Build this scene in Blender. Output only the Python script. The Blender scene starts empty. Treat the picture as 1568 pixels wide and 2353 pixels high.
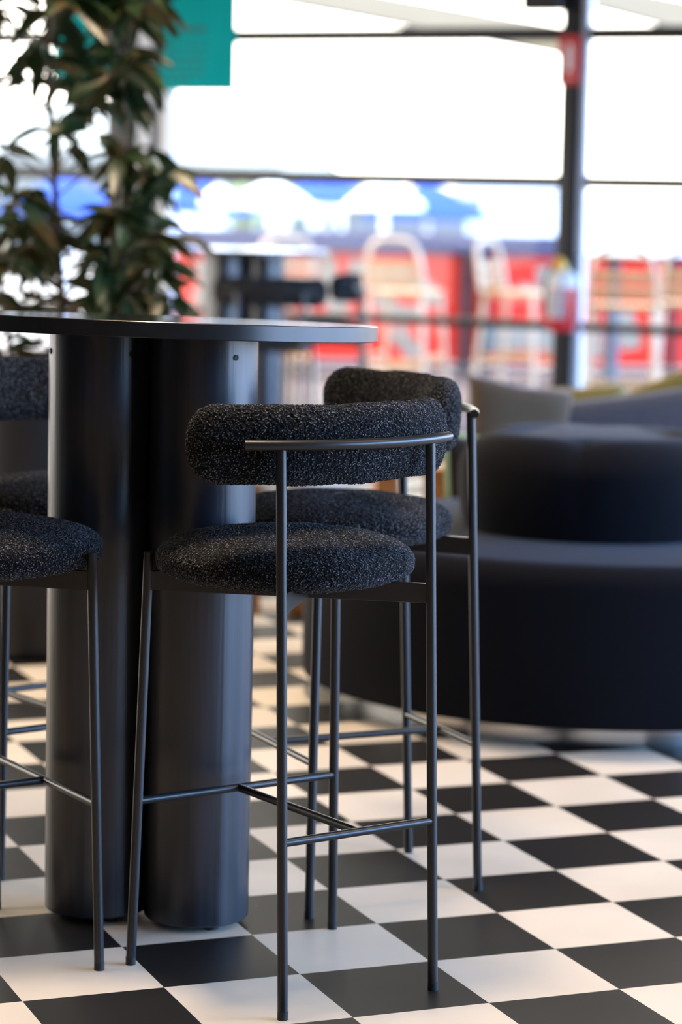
import bpy, bmesh, math, random
from mathutils import Vector, Matrix, noise
random.seed(7)
sc = bpy.context.scene
COL = sc.collection
PI = math.pi
def rad(a): return a * PI / 180

# ------------------------------------------------------------------ camera
CZ = 1.3412
FPX, PITCH, ROLL = 5794.1, .1207, .022
Fv = Vector((0, math.cos(PITCH), -math.sin(PITCH)))
Uv0 = Vector((0, math.sin(PITCH), math.cos(PITCH)))
Rv = Vector((1, 0, 0)) * math.cos(ROLL) + Uv0 * math.sin(ROLL)
Uv = Uv0 * math.cos(ROLL) - Vector((1, 0, 0)) * math.sin(ROLL)
CAM = Vector((0, 0, CZ))
cd = bpy.data.cameras.new('camera')
cam = bpy.data.objects.new('camera', cd)
COL.objects.link(cam)
cam.matrix_world = Matrix(((Rv.x, Uv.x, -Fv.x, 0), (Rv.y, Uv.y, -Fv.y, 0), (Rv.z, Uv.z, -Fv.z, CZ), (0, 0, 0, 1)))
cd.sensor_fit = 'VERTICAL'; cd.sensor_height = 36; cd.sensor_width = 24
cd.lens = FPX / 2353 * 36
cd.clip_end = 500
cd.dof.use_dof = True
cd.dof.focus_distance = 4.24
cd.dof.aperture_fstop = 2.6
sc.camera = cam

def ray(x, y): return Fv + Rv * ((x - 784) / FPX) - Uv * ((y - 1176.5) / FPX)
def at(x, y, Y):                       # the point seen at a pixel at depth Y
    d = ray(x, y); return CAM + d * (Y / d.y)
def onz(x, y, z=0):
    d = ray(x, y); return CAM + d * ((z - CZ) / d.z)

# window wall line
WA = rad(-23.2)
Wd = Vector((math.cos(WA), math.sin(WA), 0)); Wn = Vector((-math.sin(WA), math.cos(WA), 0))
P0 = at(1318, 600, 13); P0.z = 0
def onwall(x, y, off=0):
    d = ray(x, y); return CAM + d * (((P0 + Wn * off - CAM).dot(Wn)) / d.dot(Wn))
def wallx(x, y, off=0): return (onwall(x, y, off) - P0).dot(Wd)

# ------------------------------------------------------------------ materials
def mat(name, col, rough=.5, metal=0, spec=.5, **k):
    m = bpy.data.materials.new(name); m.use_nodes = True
    b = m.node_tree.nodes['Principled BSDF']
    b.inputs['Base Color'].default_value = (*col, 1)
    b.inputs['Roughness'].default_value = rough
    b.inputs['Metallic'].default_value = metal
    b.inputs['Specular IOR Level'].default_value = spec
    for kk, v in k.items(): b.inputs[kk].default_value = v
    return m
def nodes(m): return m.node_tree.nodes, m.node_tree.links, m.node_tree.nodes['Principled BSDF']
def noisy(m, c1, c2, scale=8, stretch=(1, 1, 1), bump=0, detail=6, dist=.01):
    n, l, b = nodes(m)
    tc = n.new('ShaderNodeTexCoord'); mp = n.new('ShaderNodeMapping'); mp.inputs['Scale'].default_value = stretch
    nz = n.new('ShaderNodeTexNoise'); nz.inputs['Scale'].default_value = scale; nz.inputs['Detail'].default_value = detail
    cr = n.new('ShaderNodeValToRGB')
    cr.color_ramp.elements[0].color = (*c1, 1); cr.color_ramp.elements[1].color = (*c2, 1)
    cr.color_ramp.elements[0].position = .35; cr.color_ramp.elements[1].position = .65
    l.new(tc.outputs['Object'], mp.inputs['Vector']); l.new(mp.outputs['Vector'], nz.inputs['Vector'])
    l.new(nz.outputs['Fac'], cr.inputs['Fac']); l.new(cr.outputs['Color'], b.inputs['Base Color'])
    if bump:
        bp = n.new('ShaderNodeBump'); bp.inputs['Strength'].default_value = bump; bp.inputs['Distance'].default_value = dist
        l.new(nz.outputs['Fac'], bp.inputs['Height']); l.new(bp.outputs['Normal'], b.inputs['Normal'])
    return m

M = {}
M['steel'] = noisy(mat('black powder coated steel', (.012, .012, .013), .36, 0, .55), (.010, .010, .011), (.014, .014, .015), 300)
M['table_edge'] = noisy(mat('black laminate', (.013, .014, .016), .34, 0, .6), (.012, .013, .015), (.016, .017, .019), 40)
M['table_edge'].node_tree.nodes['Principled BSDF'].inputs['Roughness'].default_value = .3
def wood_black():
    m = mat('black stained oak', (.012, .013, .017), .33, 0, .8)
    return noisy(m, (.004, .005, .008), (.022, .025, .036), 38, (1, 1, .025), .45, 9, .004)
M['oak'] = wood_black()
M['table_gloss'] = mat('polished black laminate', (.012, .012, .014), .07, 0, .6)
def boucle(name, dark, light, scale=190):
    m = mat(name, dark, .95, 0, .15)
    n, l, b = nodes(m)
    tc = n.new('ShaderNodeTexCoord')
    vo = n.new('ShaderNodeTexVoronoi'); vo.inputs['Scale'].default_value = scale
    nz = n.new('ShaderNodeTexNoise'); nz.inputs['Scale'].default_value = scale * .9; nz.inputs['Detail'].default_value = 3
    ad = n.new('ShaderNodeMath'); ad.operation = 'SUBTRACT'
    cr = n.new('ShaderNodeValToRGB')
    cr.color_ramp.elements[0].color = (*light, 1); cr.color_ramp.elements[1].color = (*dark, 1)
    cr.color_ramp.elements[0].position = .25; cr.color_ramp.elements[1].position = .58
    mx = n.new('ShaderNodeMath'); mx.operation = 'MULTIPLY_ADD'; mx.inputs[1].default_value = .55; mx.inputs[2].default_value = -.05
    l.new(tc.outputs['Object'], vo.inputs['Vector']); l.new(tc.outputs['Object'], nz.inputs['Vector'])
    l.new(nz.outputs['Fac'], mx.inputs[0])
    ad2 = n.new('ShaderNodeMath'); ad2.operation = 'ADD'
    l.new(vo.outputs['Distance'], ad2.inputs[0]); l.new(mx.outputs[0], ad2.inputs[1])
    l.new(ad2.outputs[0], cr.inputs['Fac']); l.new(cr.outputs['Color'], b.inputs['Base Color'])
    bp = n.new('ShaderNodeBump'); bp.inputs['Strength'].default_value = .9; bp.inputs['Distance'].default_value = .003; bp.invert = True
    l.new(ad2.outputs[0], bp.inputs['Height']); l.new(bp.outputs['Normal'], b.inputs['Normal'])
    b.inputs['Sheen Weight'].default_value = .12; b.inputs['Sheen Roughness'].default_value = .5
    b.inputs['Sheen Tint'].default_value = (.8, .85, 1, 1)
    return m
M['boucle'] = boucle('charcoal boucle', (.003, .003, .0034), (.30, .30, .30), 270)
def wool(name, c, sheen=.25, scale=220):
    m = mat(name, c, .95, 0, .1)
    noisy(m, tuple(x * .75 for x in c), tuple(x * 1.25 for x in c), scale, (1, 1, 1), .3, 4, .001)
    b = m.node_tree.nodes['Principled BSDF']
    b.inputs['Sheen Weight'].default_value = sheen; b.inputs['Sheen Roughness'].default_value = .4
    b.inputs['Sheen Tint'].default_value = (.85, .85, 1, 1)
    return m
M['wool'] = wool('near black wool', (.005, .005, .007), .06)
M['wool_grey'] = wool('slate grey wool', (.075, .075, .09), .3)
M['cush_brown'] = wool('brown velvet', (.075, .055, .035), .4)
M['cush_olive'] = wool('olive velvet', (.20, .16, .045), .3)
M['cush_dark'] = wool('dark brown weave', (.022, .014, .010), .1)
M['piping'] = wool('pale green piping', (.30, .33, .14), .1)
M['chrome'] = mat('brushed steel band', (.62, .62, .62), .22, 1)
M['rubber'] = mat('black rubber', (.01, .01, .01), .6)
def floor_mat():
    m = mat('checker vinyl', (.5, .5, .5), .38, 0, .15)
    n, l, b = nodes(m)
    tc = n.new('ShaderNodeTexCoord'); mp = n.new('ShaderNodeMapping'); mp.vector_type = 'TEXTURE'
    mp.inputs['Location'].default_value = (.03836, 4.0695, -.5); mp.inputs['Rotation'].default_value = (0, 0, .3805)
    mp.inputs['Scale'].default_value = (.25, .25, 1)
    l.new(tc.outputs['Object'], mp.inputs['Vector'])
    ck = n.new('ShaderNodeTexChecker'); ck.inputs['Scale'].default_value = 1
    ck.inputs['Color1'].default_value = (0, 0, 0, 1); ck.inputs['Color2'].default_value = (1, 1, 1, 1)
    l.new(mp.outputs['Vector'], ck.inputs['Vector'])
    nz = n.new('ShaderNodeTexNoise'); nz.inputs['Scale'].default_value = 2.2; nz.inputs['Detail'].default_value = 8
    l.new(tc.outputs['Object'], nz.inputs['Vector'])
    w = n.new('ShaderNodeValToRGB'); w.color_ramp.elements[0].color = (.585, .505, .40, 1); w.color_ramp.elements[1].color = (.68, .595, .48, 1)
    w.color_ramp.elements[0].position = .3; w.color_ramp.elements[1].position = .6
    k = n.new('ShaderNodeValToRGB'); k.color_ramp.elements[0].color = (.0095, .0082, .0075, 1); k.color_ramp.elements[1].color = (.015, .013, .012, 1)
    l.new(nz.outputs['Fac'], w.inputs['Fac']); l.new(nz.outputs['Fac'], k.inputs['Fac'])
    mx = n.new('ShaderNodeMix'); mx.data_type = 'RGBA'
    l.new(ck.outputs['Fac'], mx.inputs['Factor']); l.new(k.outputs['Color'], mx.inputs['A']); l.new(w.outputs['Color'], mx.inputs['B'])
    # crumbs and scuffs
    vo = n.new('ShaderNodeTexVoronoi'); vo.inputs['Scale'].default_value = 6; vo.inputs['Randomness'].default_value = 1
    l.new(tc.outputs['Object'], vo.inputs['Vector'])
    lt = n.new('ShaderNodeMath'); lt.operation = 'LESS_THAN'; lt.inputs[1].default_value = .012
    l.new(vo.outputs['Distance'], lt.inputs[0])
    mx2 = n.new('ShaderNodeMix'); mx2.data_type = 'RGBA'; mx2.inputs['B'].default_value = (.25, .16, .08, 1)
    l.new(lt.outputs[0], mx2.inputs['Factor']); l.new(mx.outputs['Result'], mx2.inputs['A'])
    l.new(mx2.outputs['Result'], b.inputs['Base Color'])
    rr = n.new('ShaderNodeMapRange'); rr.inputs['To Min'].default_value = .42; rr.inputs['To Max'].default_value = .58
    l.new(nz.outputs['Fac'], rr.inputs['Value']); l.new(rr.outputs['Result'], b.inputs['Roughness'])
    return m
M['floor'] = floor_mat()
M['ceiling'] = noisy(mat('dark ceiling', (.03, .03, .03), .8), (.026, .026, .026), (.034, .033, .032), 3)
M['wall'] = noisy(mat('charcoal wall', (.03, .03, .03), .8), (.026, .025, .025), (.034, .033, .032), 3)
M['black_metal'] = noisy(mat('black aluminium', (.014, .013, .014), .45, 0, .4), (.012, .011, .012), (.017, .016, .017), 20)
M['pale_metal'] = noisy(mat('pale aluminium', (.52, .54, .60), .45, 0, .5), (.50, .52, .58), (.55, .57, .63), 20)
M['white_paint'] = noisy(mat('white painted post', (.74, .76, .80), .5), (.72, .74, .78), (.77, .79, .83), 20)
def glass_mat():
    m = bpy.data.materials.new('clear pane'); m.use_nodes = True
    n, l = m.node_tree.nodes, m.node_tree.links
    n.remove(n['Principled BSDF'])
    t = n.new('ShaderNodeBsdfTransparent'); t.inputs['Color'].default_value = (.97, .985, .985, 1)
    g = n.new('ShaderNodeBsdfGlossy'); g.inputs['Roughness'].default_value = .02
    fr = n.new('ShaderNodeFresnel'); fr.inputs['IOR'].default_value = 1.35
    mx = n.new('ShaderNodeMixShader')
    l.new(fr.outputs['Fac'], mx.inputs['Fac']); l.new(t.outputs[0], mx.inputs[1]); l.new(g.outputs[0], mx.inputs[2])
    l.new(mx.outputs[0], n['Material Output'].inputs['Surface'])
    return m
M['glass'] = glass_mat()
M['teal'] = noisy(mat('teal sign', (.0, .31, .32), .6, 0, .05), (.0, .29, .295), (.003, .34, .345), 2.5)
M['teal_dark'] = mat('dark teal print', (.0, .09, .10), .6)
M['red_sign'] = mat('red sign', (.48, .012, .018), .4)
M['white_print'] = mat('white print', (.72, .72, .72), .5)
M['red_paint'] = noisy(mat('red enamel', (.55, .008, .018), .18, 0, .6), (.52, .007, .016), (.58, .009, .02), 10)
M['label'] = noisy(mat('printed label', (.5, .42, .45), .4), (.30, .22, .25), (.62, .56, .6), 60, (1, 1, 4))
M['yellow'] = mat('yellow tag', (.72, .38, .02), .5)
M['brass'] = mat('brass', (.6, .45, .2), .3, 1)
def leaf_mat():
    m = mat('leaf', (.03, .06, .015), .38, 0, .5)
    noisy(m, (.012, .030, .010), (.055, .070, .014), 5.5, (1, 1, 1), 0, 3)
    b = m.node_tree.nodes['Principled BSDF']
    cr = [x for x in m.node_tree.nodes if x.type == 'VALTORGB'][0]
    e = cr.color_ramp.elements.new(.60); e.color = (.085, .05, .014, 1)
    e = cr.color_ramp.elements.new(.50); e.color = (.022, .045, .012, 1)
    n, l = m.node_tree.nodes, m.node_tree.links
    tr = n.new('ShaderNodeBsdfTranslucent'); mx = n.new('ShaderNodeMixShader'); mx.inputs['Fac'].default_value = .18
    l.new(cr.outputs['Color'], tr.inputs['Color'])
    l.new(b.outputs[0], mx.inputs[1]); l.new(tr.outputs[0], mx.inputs[2])
    l.new(mx.outputs[0], n['Material Output'].inputs['Surface'])
    return m
M['leaf'] = leaf_mat()
M['bark'] = noisy(mat('bark', (.10, .055, .032), .8), (.07, .036, .02), (.16, .095, .06), 14, (1, 1, .3), .4)
M['planter'] = noisy(mat('black planter', (.012, .012, .013), .45), (.010, .010, .011), (.015, .015, .016), 8)
M['soil'] = noisy(mat('soil', (.02, .013, .009), .9), (.012, .008, .006), (.035, .022, .015), 40)
M['orange_wood'] = noisy(mat('orange wood', (.36, .13, .018), .5), (.28, .095, .012), (.42, .16, .025), 9, (1, 1, .15))
M['white_top'] = noisy(mat('white table top', (.72, .72, .71), .25), (.70, .70, .69), (.75, .75, .74), 5)
M['white_ceramic'] = mat('white ceramic', (.75, .80, .79), .2)
M['deck'] = noisy(mat('deck boards', (.055, .042, .045), .9, 0, .1), (.04, .03, .033), (.075, .058, .06), 4, (.4, 8, 1))
M['chair_wood'] = noisy(mat('pale timber', (.36, .20, .085), .5, 0, .3), (.32, .17, .065), (.40, .23, .105), 12, (1, 1, .2))
M['chair_frame'] = noisy(mat('cream bent cane', (.46, .33, .22), .4, 0, .4), (.43, .30, .19), (.50, .37, .26), 10)
M['banner'] = noisy(mat('red banner', (.60, .040, .026), .8, 0, 0), (.57, .034, .022), (.63, .048, .033), 3)
M['beige_print'] = noisy(mat('beige print', (.26, .205, .15), .7), (.24, .185, .13), (.28, .225, .17), 3)
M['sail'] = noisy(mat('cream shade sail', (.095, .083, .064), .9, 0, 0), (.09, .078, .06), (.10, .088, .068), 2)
def shade_cloth(name, c, tr):
    m = mat(name, c, .9, 0, 0); n, l, b = nodes(m)
    t = n.new('ShaderNodeBsdfTranslucent'); t.inputs['Color'].default_value = (*c, 1)
    mx = n.new('ShaderNodeMixShader'); mx.inputs['Fac'].default_value = tr
    nz = n.new('ShaderNodeTexNoise'); nz.inputs['Scale'].default_value = 3
    cr = n.new('ShaderNodeValToRGB'); cr.color_ramp.elements[0].color = (*[x * .9 for x in c], 1); cr.color_ramp.elements[1].color = (*[min(1, x * 1.1) for x in c], 1)
    l.new(nz.outputs['Fac'], cr.inputs['Fac']); l.new(cr.outputs['Color'], b.inputs['Base Color'])
    l.new(b.outputs[0], mx.inputs[1]); l.new(t.outputs[0], mx.inputs[2]); l.new(mx.outputs[0], n['Material Output'].inputs['Surface'])
    return m
M['blue_cloth'] = shade_cloth('blue parasol cloth', (.0, .040, .24), .10)
M['white_cloth'] = shade_cloth('white parasol cloth', (.85, .87, .9), .3)
M['ground'] = noisy(mat('paving', (.14, .135, .14), .8), (.12, .115, .12), (.17, .165, .17), .5)
M['render_white'] = noisy(mat('white render', (.75, .76, .78), .7), (.72, .73, .75), (.79, .80, .82), 1)
M['dark_glass'] = mat('dark glazing', (.06, .09, .085), .15)
M['grey_roof'] = noisy(mat('grey roof', (.06, .075, .09), .6), (.05, .065, .08), (.07, .085, .10), 1)
M['navy'] = noisy(mat('navy paint', (.010, .013, .045), .5), (.008, .011, .04), (.013, .016, .055), 2)
M['tree'] = noisy(mat('tree leaves', (.09, .15, .02), .6), (.05, .10, .012), (.14, .20, .035), 2)
M['hill'] = noisy(mat('hill', (.13, .155, .15), .9), (.12, .145, .14), (.15, .17, .165), .05)

# ------------------------------------------------------------------ mesh helpers
class MB:
    def __init__(s): s.v = []; s.f = []; s.sm = []
    def add(s, vs, fs, smooth=True, mtx=None):
        o = len(s.v)
        s.v += [tuple(mtx @ Vector(v)) if mtx else tuple(v) for v in vs]
        s.f += [tuple(i + o for i in f) for f in fs]; s.sm += [smooth] * len(fs)
        return s
    def bm(s, b, smooth=True, mtx=None):
        b.verts.index_update()
        s.add([v.co.copy() for v in b.verts], [[v.index for v in f.verts] for f in b.faces], smooth, mtx); b.free(); return s
    def box(s, size, center=(0, 0, 0), rot=(0, 0, 0), bev=0, seg=2, mtx=None):
        b = bmesh.new(); bmesh.ops.create_cube(b, size=1)
        for v in b.verts: v.co = Vector((v.co.x * size[0], v.co.y * size[1], v.co.z * size[2]))
        if bev: bmesh.ops.bevel(b, geom=b.edges[:], offset=bev, segments=seg, profile=.5, affect='EDGES')
        from mathutils import Euler
        m = Matrix.Translation(center) @ Euler(rot).to_matrix().to_4x4()
        if mtx: m = mtx @ m
        return s.bm(b, False if not bev else True, m)
    def tube(s, pts, r, n=14, cap=True):
        pts = [Vector(p) for p in pts]; rs = r if isinstance(r, (list, tuple)) else [r] * len(pts)
        vs = []; fs = []; ref = None
        for i, p in enumerate(pts):
            d = (pts[min(i + 1, len(pts) - 1)] - pts[max(i - 1, 0)]).normalized()
            if ref is None: ref = d.orthogonal().normalized()
            a = (ref - d * ref.dot(d)).normalized(); ref = a; c = d.cross(a)
            for k in range(n):
                t = 2 * PI * k / n; vs.append(p + (a * math.cos(t) + c * math.sin(t)) * rs[i])
        for i in range(len(pts) - 1):
            for k in range(n): fs.append((i * n + k, i * n + (k + 1) % n, (i + 1) * n + (k + 1) % n, (i + 1) * n + k))
        s.add(vs, fs)
        if cap:
            m = len(pts) - 1
            o = len(s.v) - len(vs)
            s.f.append(tuple(o + k for k in reversed(range(n)))); s.f.append(tuple(o + m * n + k for k in range(n))); s.sm += [False, False]
        return s
    def lathe(s, prof, n=48, center=(0, 0, 0), mtx=None, close=True):
        vs = []; fs = []
        for (r, z) in prof:
            for k in range(n):
                t = 2 * PI * k / n; vs.append((center[0] + r * math.cos(t), center[1] + r * math.sin(t), center[2] + z))
        for i in range(len(prof) - 1):
            for k in range(n): fs.append((i * n + k, i * n + (k + 1) % n, (i + 1) * n + (k + 1) % n, (i + 1) * n + k))
        if close:
            fs.append(tuple(reversed(range(n)))); fs.append(tuple((len(prof) - 1) * n + k for k in range(n)))
        return s.add(vs, fs, True, mtx)
    def prism(s, poly, z0, z1, bev=0, mtx=None):
        b = bmesh.new()
        f = b.faces.new([b.verts.new((x, y, z0)) for x, y in poly])
        r = bmesh.ops.extrude_face_region(b, geom=[f])
        for v in r['geom']:
            if isinstance(v, bmesh.types.BMVert): v.co.z = z1
        bmesh.ops.recalc_face_normals(b, faces=b.faces[:])
        if bev:
            e = [x for x in b.edges if abs(x.verts[0].co.z - x.verts[1].co.z) < 1e-6]
            bmesh.ops.bevel(b, geom=e, offset=bev, segments=2, profile=.5, affect='EDGES')
        return s.bm(b, False, mtx)
    def mesh(s, name):
        me = bpy.data.meshes.new(name); me.from_pydata(s.v, [], s.f)
        me.polygons.foreach_set('use_smooth', s.sm); me.update()
        return me
def link(name, me, m, parent=None, auto=None):
    if m and not me.materials: me.materials.append(m)
    o = bpy.data.objects.new(name, me); COL.objects.link(o)
    if parent: o.parent = parent
    return o
def build(mb, name, m, parent=None, auto=False):
    me = mb.mesh(name)
    b = bmesh.new(); b.from_mesh(me); bmesh.ops.recalc_face_normals(b, faces=b.faces[:])
    if auto:
        for e in b.edges:
            if len(e.link_faces) == 2 and e.calc_face_angle(0) > rad(38): e.smooth = False
        for f in b.faces: f.smooth = True
    b.to_mesh(me); b.free()
    return link(name, me, m, parent)
def tag(o, label, cat, group=None, kind=None):
    if label: o['label'] = label
    if cat: o['category'] = cat
    if group: o['group'] = group
    if kind: o['kind'] = kind
    return o
def thing(name, label, cat, loc=(0, 0, 0), rz=0, group=None):
    o = bpy.data.objects.new(name, None); COL.objects.link(o); o.empty_display_size = .1
    o.location = loc; o.rotation_euler = (0, 0, rz)
    return tag(o, label, cat, group)
def struct(name, mb, m):
    o = build(mb, name, m, None, True); o['kind'] = 'structure'; return o
def dup(src, loc, rz, label):
    def cp(o, par):
        c = o.copy(); COL.objects.link(c)
        if par: c.parent = par
        for ch in [x for x in ALL if x.parent == o]: cp(ch, c)
        return c
    ALL = list(COL.objects)
    r = cp(src, None); r.location = loc; r.rotation_euler = (0, 0, rz); r['label'] = label
    return r

# ------------------------------------------------------------------ setting
def wp(a, off, z=0): return P0 + Wd * a + Wn * off + Vector((0, 0, z))
WM = Matrix.Translation(P0) @ Matrix.Rotation(WA, 4, 'Z')      # wall frame: x along, y outward, z up
XR, XL, YB = 5.2, -4.6, -4.5
def wy(x): return P0.y + (x - P0.x) * math.tan(WA)
fl = MB()
fl.prism([(XL - .2, YB - .2), (XR + .2, YB - .2), (XR + .2, wy(XR + .2) + .12), (XL - .2, wy(XL - .2) + .12)], -.1, 0)
struct('floor', fl, M['floor'])
c = MB(); c.prism([(XL - .2, YB - .2), (XR + .2, YB - .2), (XR + .2, wy(XR + .2) + .3), (XL - .2, wy(XL - .2) + .3)], 3.2, 3.4)
struct('ceiling', c, M['ceiling'])
struct('wall_back', MB().box((XR - XL + .4, .2, 3.2), ((XR + XL) / 2, YB - .1, 1.6)), M['wall'])
wl = MB()                                                       # left wall with a glazed gap
wl.box((.2, 11.2, 3.2), (XL - .1, YB + 5.6, 1.6)); wl.box((.2, wy(XL) - 6.7, .3), (XL - .1, (wy(XL) + 6.7) / 2, .15))
wl.box((.2, wy(XL) - 6.7, .7), (XL - .1, (wy(XL) + 6.7) / 2, 2.85))
struct('wall_left', wl, M['wall'])
wr = MB(); yr = wy(XR); yo = .9
wr.box((.2, yo - YB, 3.2), (XR + .1, (yo + YB) / 2, 1.6))
wr.box((.2, yr - yo, .35), (XR + .1, (yr + yo) / 2, .175)); wr.box((.2, yr - yo, .45), (XR + .1, (yr + yo) / 2, 2.975))
for k in range(1, 5): wr.box((.16, .10, 2.4), (XR + .1, yo + (yr - yo - .1) * k / 4, 1.55))
struct('wall_right', wr, M['wall'])
# head and low kerb of the front wall
def wbox(mb, x0, x1, z0, z1, y0, y1, bev=0):
    mb.box((x1 - x0, y1 - y0, z1 - z0), ((x0 + x1) / 2, (y0 + y1) / 2, (z0 + z1) / 2), (0, 0, 0), bev, 2, WM); return mb
axL = -(P0.x - XL) / math.cos(WA); axR = (XR - P0.x) / math.cos(WA)
wf = MB(); wbox(wf, axL, axR, 3.0, 3.2, -.08, .08)
struct('wall_front', wf, M['black_metal'])
def px2w(x, y): return wallx(x, y)
# posts
pr0, pr1 = px2w(1291, 400), px2w(1333, 400)
post = MB(); wbox(post, pr0, pr1, 0, 3.0, -.06, .04, .004); struct('trim_1', post, M['black_metal'])
post = MB(); wbox(post, pr1, pr1 + .035, 0, 3.0, -.03, .05); struct('trim_2', post, M['pale_metal'])
pl0, pl1 = px2w(262, 300), px2w(320, 300)
post = MB(); wbox(post, pl0, pl1, 0, 3.0, -.09, .05, .004); struct('trim_3', post, M['black_metal'])
p2, p3 = px2w(323, 300), px2w(354, 300)
post = MB(); wbox(post, p2, p3, 0, 3.0, -.05, .04); struct('trim_4', post, M['white_paint'])
q2, q3 = px2w(356, 300), px2w(371, 300)
post = MB(); wbox(post, q2, q3, 0, 3.0, -.04, .04); struct('trim_5', post, M['black_metal'])
r2, r3 = px2w(373, 300), px2w(399, 300)
post = MB(); wbox(post, r2, r3, 0, 3.0, -.03, .04); struct('trim_6', post, M['white_paint'])
def window(name, x0, x1):
    f = MB()
    for z, h in ((.752, .045), (1.49, .066), (2.236, .072)): wbox(f, x0, x1, z - h / 2, z + h / 2, -.022, .022)
    wbox(f, x0, x1, .0, .06, -.03, .03)
    o = build(f, name, M['black_metal'], None, True); o['kind'] = 'structure'
    g = MB(); wbox(g, x0, x1, .06, 3.0, .005, .011)
    build(g, 'pane', M['glass'], o)
window('window_1', axL, pl0); window('window_2', r3, pr0); window('window_3', pr1 + .035, axR)

# ------------------------------------------------------------------ bar stools
SEAT_Z = .690
def seat_mesh():
    R, H = .224, .082
    prof = []
    N = 330; P = []
    for i in range(721):                                        # dense profile, bottom centre to top centre
        t = i / 720 * PI
        cr, cz = abs(math.sin(t)) ** .52, math.cos(t)
        r = R * (math.sin(t) ** .50 if 0 < t < PI else 0)
        z = -cz
        z = (abs(z) ** .75) * (1 if z > 0 else -1)
        P.append((r, H * .5 * (1 + z) * (1 if z < 0 else 1)))
    L = [0]
    for a, b in zip(P, P[1:]): L.append(L[-1] + math.hypot(a[0] - b[0], a[1] - b[1]))
    out = []; j = 0
    for i in range(N + 1):
        s = L[-1] * i / N
        while j < len(L) - 2 and L[j + 1] < s: j += 1
        u = (s - L[j]) / max(1e-9, L[j + 1] - L[j]); out.append((P[j][0] + (P[j + 1][0] - P[j][0]) * u, P[j][1] + (P[j + 1][1] - P[j][1]) * u))
    n = 620; vs = []; fs = []
    lo = .05
    rings = [p for p in out if p[0] > .012]
    # crown: the top is domed, the bottom flat
    def crown(r, z): return z + (.010 * (1 - (r / R) ** 2) if z > H * .6 else 0)
    for (r, z) in rings:
        for k in range(n):
            t = 2 * PI * k / n; vs.append(Vector((r * math.cos(t), r * math.sin(t), crown(r, z))))
    for i in range(len(rings) - 1):
        for k in range(n): fs.append((i * n + k, i * n + (k + 1) % n, (i + 1) * n + (k + 1) % n, (i + 1) * n + k))
    fs.append(tuple(reversed(range(n)))); fs.append(tuple((len(rings) - 1) * n + k for k in range(n)))
    return fuzz(vs, fs, 'seat')
def fuzz(vs, fs, name, amp=.0040):
    me = bpy.data.meshes.new(name); me.from_pydata(vs, [], fs)
    b = bmesh.new(); b.from_mesh(me); bmesh.ops.recalc_face_normals(b, faces=b.faces[:]); b.to_mesh(me); b.free()
    nn = [v.normal.copy() for v in me.vertices]
    for v, nv in zip(me.vertices, nn):
        p = v.co
        d = noise.voronoi(p * 235)[0][0]
        h = .55 - d + .25 * noise.noise(p * 330)
        v.co = p + nv * (h * amp + .003 * noise.noise(p * 14))
    me.polygons.foreach_set('use_smooth', [True] * len(me.polygons)); me.update()
    return me
BACK_Z, BACK_H, BACK_T = .948, .132, .062
BR, BHALF = .355, rad(45.5)                                        # pad centreline radius, half angle
BCX = -.132 + BR                                               # arc centre in local x
def back_mesh():
    n = 200; m = 470; vs = []; fs = []
    cap = rad(9.5)
    for i in range(m):
        u = -1 + 2 * i / (m - 1)
        u = math.sin(u * PI / 2) * .5 + u * .5
        a = u * (BHALF)
        e = max(0, (abs(a) - (BHALF - cap)) / cap)
        k = max(1e-3, 1 - e ** 2.4) ** (1 / 2.2)
        kt = max(1e-3, 1 - e ** 3.2) ** (1 / 2.4)
        for j in range(n):
            t = 2 * PI * j / n
            cx, sx = math.cos(t), math.sin(t)
            ey = abs(cx) ** .72 * (1 if cx > 0 else -1); ez = abs(sx) ** .78 * (1 if sx > 0 else -1)
            r = BR + ey * BACK_T / 2 * kt
            z = ez * BACK_H / 2 * k
            vs.append(Vector((BCX - r * math.cos(a), r * math.sin(a), BACK_Z + z)))
    for i in range(m - 1):
        for j in range(n): fs.append((i * n + j, i * n + (j + 1) % n, (i + 1) * n + (j + 1) % n, (i + 1) * n + j))
    fs.append(tuple(reversed(range(n)))); fs.append(tuple((m - 1) * n + j for j in range(n)))
    return fuzz(vs, fs, 'backrest')
LR = .0088
FX, FY, RX, RY = .197, .2175, -.197, .156
def legp(front, s, z):
    if front: u = z / .734; return Vector((FX - .013 * u, s * (FY - .019 * u), z))
    u = z / .95; return Vector((RX + .043 * u, s * (RY - .004 * u), z))
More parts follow.
